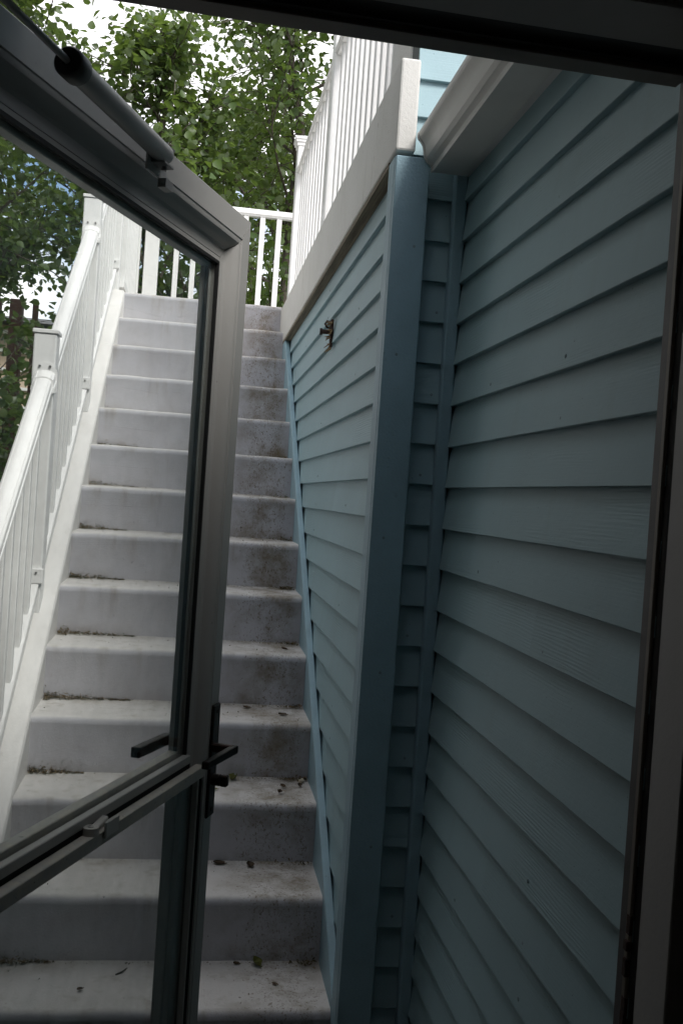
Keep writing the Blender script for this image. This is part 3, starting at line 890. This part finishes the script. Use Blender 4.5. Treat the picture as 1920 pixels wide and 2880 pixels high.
HEAVY = {3: 0.15, 4: 0.25, 5: 0.5, 6: 0.35, 7: 0.75, 8: 0.9, 9: 1.0, 10: 1.35, 11: 1.0, 12: 0.45, 13: 0.8}
for k, heavy in HEAVY.items():
    yn, zt = Y1 - k * RUN, Z1 - k * RISE
    yb = yn + RUN
    n = int(520 * heavy)
    reach = rng.uniform(0.14, 0.30)
    u = rng.random(n) ** 1.7
    x = XL + 0.008 + u * reach + rng.normal(0, 0.006, n)
    x = np.maximum(x, XL + 0.006)
    wob = 0.6 + 0.5 * np.sin(x * 45 + k) ** 2
    dy = np.abs(rng.normal(0, 0.015, n)) * (1.15 - u) * wob
    z = zt + 0.006 + np.abs(rng.normal(0, 0.013, n)) * (1.05 - u) * (1 - np.clip(dy / 0.035, 0, 1)) * wob
    pts.append(np.stack([x, yb - 0.004 - dy, z], 1)); scl.append(rng.uniform(0.0012, 0.0062, n) * rng.uniform(0.6, 1.2, n))
    n = int(rng.uniform(40, 120) * heavy) + 10
    x = XR - 0.006 - np.abs(rng.normal(0, 0.045, n))
    dy = np.abs(rng.normal(0, 0.016, n))
    pts.append(np.stack([x, yb - 0.004 - dy, zt + 0.006 + np.abs(rng.normal(0, 0.005, n))], 1)); scl.append(rng.uniform(0.0015, 0.0065, n))
    n = int(110 * heavy) + 14
    x = rng.uniform(XL + 0.02, XR - 0.02, n)
    pts.append(np.stack([x, yb - 0.003 - np.abs(rng.normal(0, 0.007, n)), np.full(n, zt + 0.005)], 1)); scl.append(rng.uniform(0.001, 0.004, n))
    n = int(36 * heavy) + 6
    pts.append(np.stack([rng.uniform(XL + .02, XR - .02, n), yn + 0.03 + rng.random(n) * (RUN - 0.05), np.full(n, zt + 0.003)], 1)); scl.append(rng.uniform(0.001, 0.004, n))
    n = int(70 * heavy)                                     # specks stuck to the riser above the heap
    x = XL + 0.01 + rng.random(n) ** 1.4 * reach * 1.3
    pts.append(np.stack([x, np.full(n, yb - 0.0015), zt + 0.012 + np.abs(rng.normal(0, 0.03, n))], 1)); scl.append(rng.uniform(0.0008, 0.0022, n))
P_ = np.concatenate(pts); Sc = np.concatenate(scl)
Tm = np.array([(-0.35, -1, 0.1), (0.35, -0.9, -0.05), (0.45, 0.1, 0.18), (0.1, 1, 0.3), (-0.4, 0.2, 0.12)])
B = rand_basis(rng, len(P_), np.array([[0, 0, 1.0]]), 0.5)
V = P_[:, None] + (Tm[None] * Sc[:, None, None]) @ B
lit = obj('leaf_litter', np_mesh('leaf_litter', V.reshape(-1, 3), 5, [(0, 1, 2), (0, 2, 4), (2, 3, 4)], mat_dryleaf))
tag(lit, 'brown leaf crumbs gathered in the tread corners of the stairs', 'leaf litter', kind='stuff')

def curled_leaf(size, curl, mat, name='fallen_leaf'):
    mb = MB()
    nu, nv = 7, 5
    for i in range(nu):
        t = i / (nu - 1)
        w = math.sin(math.pi * min(1, 0.08 + t * 0.92)) ** 0.8 * 0.42
        for j in range(nv):
            s = (j / (nv - 1) - 0.5) * 2
            mb.v.append((s * w * size, (t - 0.5) * size, size * (curl * (s * s * 0.45) + curl * 0.5 * (t - 0.4) ** 2 + 0.02 * math.sin(7 * t + 3 * s)) + 0.002))
    for i in range(nu - 1):
        for j in range(nv - 1):
            q = i * nv + j
            mb.f.append((q, q + 1, q + nv + 1, q + nv))
    mb.tube([(0, -0.5 * size, 0.003), (0.02 * size, -0.72 * size, 0.004 + 0.1 * size * curl)], 0.0012, 5)
    return mb.mesh(name, mat, smooth=60, recalc=False)
def step_z(k):
    return Z1 - k * RISE
G = 'leaves fallen on the steps'
fl = [  # step index, x, dy from nosing, size, curl, material, rotation, label
    (13, 0.263, 0.248, 0.040, 0.9, mat_greenleaf, 0.6, 'yellow-green leaf against the lowest visible riser right of the door'),
    (13, 0.205, 0.252, 0.020, 0.6, mat_brownleaf, 1.6, 'small brown leaf left of the yellow-green leaf on the lowest step'),
    (13, -0.212, 0.105, 0.020, 0.5, mat_brownleaf, 2.2, 'tan oval leaf behind the lower glass pane on the lowest step'),
    (13, 0.305, 0.135, 0.020, 0.2, mat_brownleaf, 1.1, 'flat dark leaf scrap alone on the lowest step by the blue wall'),
    (12, 0.245, 0.235, 0.036, 0.5, mat_brownleaf, 0.3, 'dark curled leaf on the second lowest step right of the door'),
    (12, 0.150, 0.250, 0.042, 0.3, mat_brownleaf, 1.5, 'long brown leaf against the riser next to the door handle stile'),
    (11, 0.188, 0.235, 0.042, 1.0, mat_greenleaf, 2.6, 'crumpled olive leaf beside the door handle'),
    (11, 0.122, 0.120, 0.030, 0.3, mat_greenleaf, 1.5, 'small yellow leaf just right of the thumb turn'),
    (11, 0.350, 0.165, 0.022, 0.8, mat_brownleaf, 0.9, 'brown curled leaf below the pale pebble'),
    (11, 0.335, 0.100, 0.024, 0.9, mat_brownleaf, 2.4, 'hooked brown leaf near the step edge below the pale pebble'),
    (11, 0.408, 0.180, 0.022, 0.7, mat_brownleaf, 0.2, 'dark leaf scrap between the pale pebble and blue wall'),
    (10, 0.355, 0.120, 0.034, 0.4, mat_brownleaf, 1.7, 'tan leaf on the step above the pale pebble near the wall'),
    (10, 0.235, 0.215, 0.030, 0.4, mat_brownleaf, 1.2, 'pair-like brown leaf at the riser foot above the door handle'),
    (9, 0.372, 0.120, 0.026, 0.6, mat_brownleaf, 1.0, 'dark leaf bit on the fifth step from the bottom by the wall'),
]
for k, x, dy, size, curl, mt, rz, lab in fl:
    o = obj('fallen_leaf', curled_leaf(size * 0.85, curl, mt), None, (x, Y1 - k * RUN + dy, step_z(k) + 0.0025), (0.05, 0.03, rz))
    tag(o, lab, 'leaf', G)
pb = MB()
pb.tube([(0, 0, 0), (0, 0, 0.004), (0.001, 0, 0.010), (0.001, 0.001, 0.014), (0, 0, 0.016)], [0.004, 0.0088, 0.0098, 0.0065, 0.002], 9)
tag(pb.build('pebble', mat_stone, None, (0.417, Y1 - 11 * RUN + 0.225, step_z(11) + 0.001), smooth=60), 'pale pebble in the dirty tread corner by the blue wall', 'pebble')
tw = MB().tube([(0, 0, 0.004), (0.015, 0.012, 0.005), (0.028, 0.034, 0.006)], [0.0022, 0.0026, 0.0016], 6)
tag(tw.build('twig', mat_bark, None, (-0.125, Y1 - 13 * RUN + 0.19, step_z(13))), 'short dark twig on the lowest step behind the lower glass pane', 'twig')

# ------------------------------------------------------------------ neighbour house and fence posts
nh = thing('neighbour_house', 'tan clapboard house glimpsed behind the tree at far left', 'house')
bx(-8, 0.5, 17.0, 22, 0, 4.0).build('wall', mat_tan, nh)
cb_ = MB().hexa([(-8, 16.94, 0), (0.5, 16.94, 0), (0.5, 16.99, 0), (-8, 16.99, 0), (-8, 16.975, 0.26), (0.5, 16.975, 0.26), (0.5, 16.995, 0.26), (-8, 16.995, 0.26)]).mesh('clapboard', mat_tan)
ws_ = bx(-8, 0.5, 16.90, 16.99, 0.0, 0.045).mesh('batten', mat_white)
for k in range(13):
    obj('clapboard', cb_, nh, (0, 0, 0.3 * k))
    obj('batten', ws_, nh, (0, 0, 0.3 * k + 0.255))
MB().hexa([(-8.4, 16.5, 4.0), (0.9, 16.5, 4.0), (0.9, 22.4, 4.0), (-8.4, 22.4, 4.0), (-8.4, 19.3, 4.5), (0.9, 19.3, 4.5), (0.9, 19.6, 4.5), (-8.4, 19.6, 4.5)]).build('roof', mat_roof, nh)
for x, w, lab in ((-2.07, 0.135, 'thick red-brown wooden post behind the stair railing at far left'), (-2.285, 0.10, 'red-brown wooden post at the very left edge of the view'), (-1.87, 0.06, 'thin red-brown post right of the thick one at far left')):
    o = bx(-w / 2, w / 2, -w / 2, w / 2, 0, 3.5).build('fence_post', mat_fence, None, (x, 11.6, 0), bevel=0.008)
    tag(o, lab, 'post', 'red-brown posts beyond the railing')

# ------------------------------------------------------------------ trees
LEAF_T = np.array([(0, 0, 0), (0.30, 0.10, 0.05), (0.46, 0.36, 0.10), (0.27, 0.72, 0.06), (0, 1.05, -0.06), (-0.27, 0.72, 0.06), (-0.46, 0.36, 0.10), (-0.30, 0.10, 0.05)])
LEAF_F = [(0, 1, 2, 3, 4), (0, 4, 5, 6, 7)]
def grow(seed, base, height, crown, limbs, r0, lean=(0, 0), start=0.2, twigs=7, leaves=26, lsize=0.075, limb_len=1.6, spread=0.16):
    """returns (branch MB, leaf positions, leaf frames, leaf sizes)"""
    rg = np.random.default_rng(seed)
    mb = MB()
    base = np.array(base, float)
    top = base + np.array([lean[0], lean[1], height])
    tp = [base + (top - base) * t + np.array([rg.normal(0, .06), rg.normal(0, .06), 0]) * (t > 0) * (1 + t) for t in np.linspace(0, 1, 9)]
    mb.tube(tp, [r0 * (1 - 0.88 * t) for t in np.linspace(0, 1, 9)], 9)
    pos, dirs = [], []
    for i in range(limbs):
        t = start + (1 - start) * (i + 0.5) / limbs
        f = t * 8
        a = int(min(7, f))
        p = tp[a] + (tp[a + 1] - tp[a]) * (f - a)
        az = i * 2.39996 + rg.normal(0, 0.35)
        el = R(rg.uniform(12, 48) + 22 * t)
        pr = crown(t)
        L = limb_len * pr * rg.uniform(0.75, 1.15)
        d = np.array([math.cos(az) * math.cos(el), math.sin(az) * math.cos(el), math.sin(el)])
        path = [p]
        q = p.copy()
        for s in range(5):
            d = d + rg.normal(0, 0.16, 3) + np.array([0, 0, 0.03])
            d /= np.linalg.norm(d)
            q = q + d * L / 5
            path.append(q.copy())
        rl = max(0.008, r0 * 0.34 * (1 - 0.7 * t))
        mb.tube(path, [rl * (1 - 0.8 * s / 5) for s in range(6)], 6)
        for j in range(twigs):
            s = 0.22 + 0.78 * (j + rg.random()) / twigs
            f2 = s * 5
            b = int(min(4, f2))
            o = path[b] + (path[b + 1] - path[b]) * (f2 - b)
            dd = (path[b + 1] - path[b]); dd /= np.linalg.norm(dd)
            v = dd * 0.6 + rg.normal(0, 0.62, 3) + np.array([0, 0, -0.05])
            v /= np.linalg.norm(v)
            tl = rg.uniform(0.35, 0.75) * (0.7 + 0.5 * pr)
            e1 = o + v * tl * 0.5 + rg.normal(0, .03, 3)
            e2 = e1 + (v + rg.normal(0, .3, 3) + np.array([0, 0, -0.15])) * tl * 0.5
            mb.tube([o, e1, e2], [0.0075, 0.005, 0.002], 4, cap=False)
            n = int(leaves * rg.uniform(0.6, 1.3))
            tt = rg.random(n) ** 0.7
            c = np.where(tt[:, None] < .5, o + (e1 - o) * (tt[:, None] * 2), e1 + (e2 - e1) * (tt[:, None] * 2 - 1))
            pos.append(c + rg.normal(0, spread, (n, 3)) * np.array([1, 1, 0.8]) * (0.35 + 0.65 * rg.random((n, 1))))
            out = c - (base + np.array([0, 0, height * 0.5]))
            out /= np.linalg.norm(out, axis=1)[:, None]
            dirs.append(out * 0.35 + np.array([0, 0, 0.55]))
    pos = np.concatenate(pos); dirs = np.concatenate(dirs)
    Bs = rand_basis(rg, len(pos), dirs, 0.62)
    sz = lsize * rg.uniform(0.6, 1.25, len(pos))
    return mb, pos, Bs, sz
def leaf_mesh(name, pos, Bs, sz, mat):
    T = LEAF_T * np.array([1, 1, 1])
    V = pos[:, None] + (T[None] * sz[:, None, None]) @ Bs
    return np_mesh(name, V.reshape(-1, 3), 8, LEAF_F, mat)
def tree(name, label, mat, singles=0, **k):
    mb, pos, Bs, sz = grow(**k)
    t = thing(name, label, 'tree', None, tuple(k['base']))
    b0 = np.array(k['base'], float)
    mb.v = [tuple(np.array(v) - b0) for v in mb.v]
    mb.build('trunk', mat_bark, t, smooth=60, recalc=False)
    pos = pos - b0
    if singles:
        # the leaves nearest the viewer are pieces of their own
        wp = pos + b0
        inview = (wp[:, 1] > 2) & (np.abs(wp[:, 0] / wp[:, 1] + 0.03) < 0.22) & ((wp[:, 2] - EYE) / wp[:, 1] < 0.52)
        dist = np.linalg.norm(wp - np.array([0, 0, EYE]), axis=1)
        order = np.argsort(np.where(inview, dist, 1e9))[:singles]
        keep = np.ones(len(pos), bool)
        V1 = LEAF_T
        m1 = np_mesh('leaf', V1.copy(), 8, LEAF_F, mat)
        for i in order:
            if not inview[i]:
                continue
            keep[i] = False
            mw = Matrix(((*(Bs[i][:, 0] if False else (Bs[i][0][0], Bs[i][1][0], Bs[i][2][0])),), (Bs[i][0][1], Bs[i][1][1], Bs[i][2][1]), (Bs[i][0][2], Bs[i][1][2], Bs[i][2][2])))
            o = obj('leaf', m1, t, tuple(pos[i]), mw.to_euler(), (sz[i],) * 3)
        pos, Bs, sz = pos[keep], Bs[keep], sz[keep]
    tag(obj('crown', leaf_mesh('crown', pos, Bs, sz, mat), t), kind='stuff')
    return t
ell = lambda lo, hi: (lambda t: max(0.25, math.sin(math.pi * min(1, max(0, (t - lo) / (hi - lo))) ** 0.8)))
tree('poplar_tree', 'leafy green poplar behind the landing, to the right of the sky gap', mat_leaf, seed=21, base=(0.95, 10.4, 0), height=8.6, crown=ell(0.0, 1.08), limbs=46, r0=0.10, lean=(-0.25, 0.2), start=0.20, twigs=10, leaves=34, limb_len=1.75)
tree('poplar_tree', 'leafy green poplar behind the open door corner', mat_leaf, seed=5, base=(-0.75, 9.7, 0), height=5.6, crown=ell(0.0, 1.1), limbs=34, r0=0.085, lean=(0.25, 0.1), start=0.22, twigs=9, leaves=32, limb_len=1.4)
tree('shade_tree', 'dark green tree left of the stair railing', mat_leaf_dk, seed=9, base=(-2.35, 9.3, 0), height=6.4, crown=ell(-0.05, 1.15), limbs=38, r0=0.11, lean=(0.1, 0.1), start=0.37, twigs=9, leaves=34, limb_len=1.6)
tree('poplar_tree', 'tree reaching big near leaves over the top left corner', mat_leaf, singles=260, seed=33, base=(-2.1, 7.3, 0), height=6.4, crown=ell(0.1, 1.15), limbs=30, r0=0.07, lean=(0.45, -0.1), start=0.56, twigs=9, leaves=32, limb_len=1.5, lsize=0.070)
tree('shade_tree', 'far dark green tree seen between the white balusters', mat_leaf_dk, seed=14, base=(0.3, 14.2, 0), height=6.6, crown=ell(-0.1, 1.1), limbs=34, r0=0.12, lean=(0.2, 0), start=0.16, twigs=9, leaves=30, limb_len=2.2, lsize=0.09)
tree('shade_tree', 'far dark green tree filling the gaps at the left edge', mat_leaf_dk, seed=44, base=(-3.6, 13.6, 0), height=6.6, crown=ell(-0.1, 1.1), limbs=34, r0=0.12, lean=(0.2, 0), start=0.56, twigs=9, leaves=34, limb_len=2.3, lsize=0.09)
tree('shrub', 'dark shrub below the red-brown posts at far left', mat_leaf_dk, seed=17, base=(-2.2, 9.0, 0), height=1.75, crown=lambda t: 0.9, limbs=22, r0=0.03, start=0.25, twigs=9, leaves=34, limb_len=0.9)
# unseen trees added along the left, outside the frame, to shade the stairwell
for bxy, sd, lab in (((-3.6, 2.6, 0), 51, 'unseen tree added left of the doorway for shade'), ((-4.0, 5.2, 0), 52, 'unseen tree added left of the stair foot for shade'), ((-4.6, 0.2, 0), 53, 'unseen tree added left of the added wing for shade')):
    tree('shade_tree', lab, mat_leaf_dk, seed=sd, base=bxy, height=7.4, crown=ell(-0.1, 1.1), limbs=34, r0=0.12, start=0.12, twigs=8, leaves=14, limb_len=1.9, lsize=0.15)
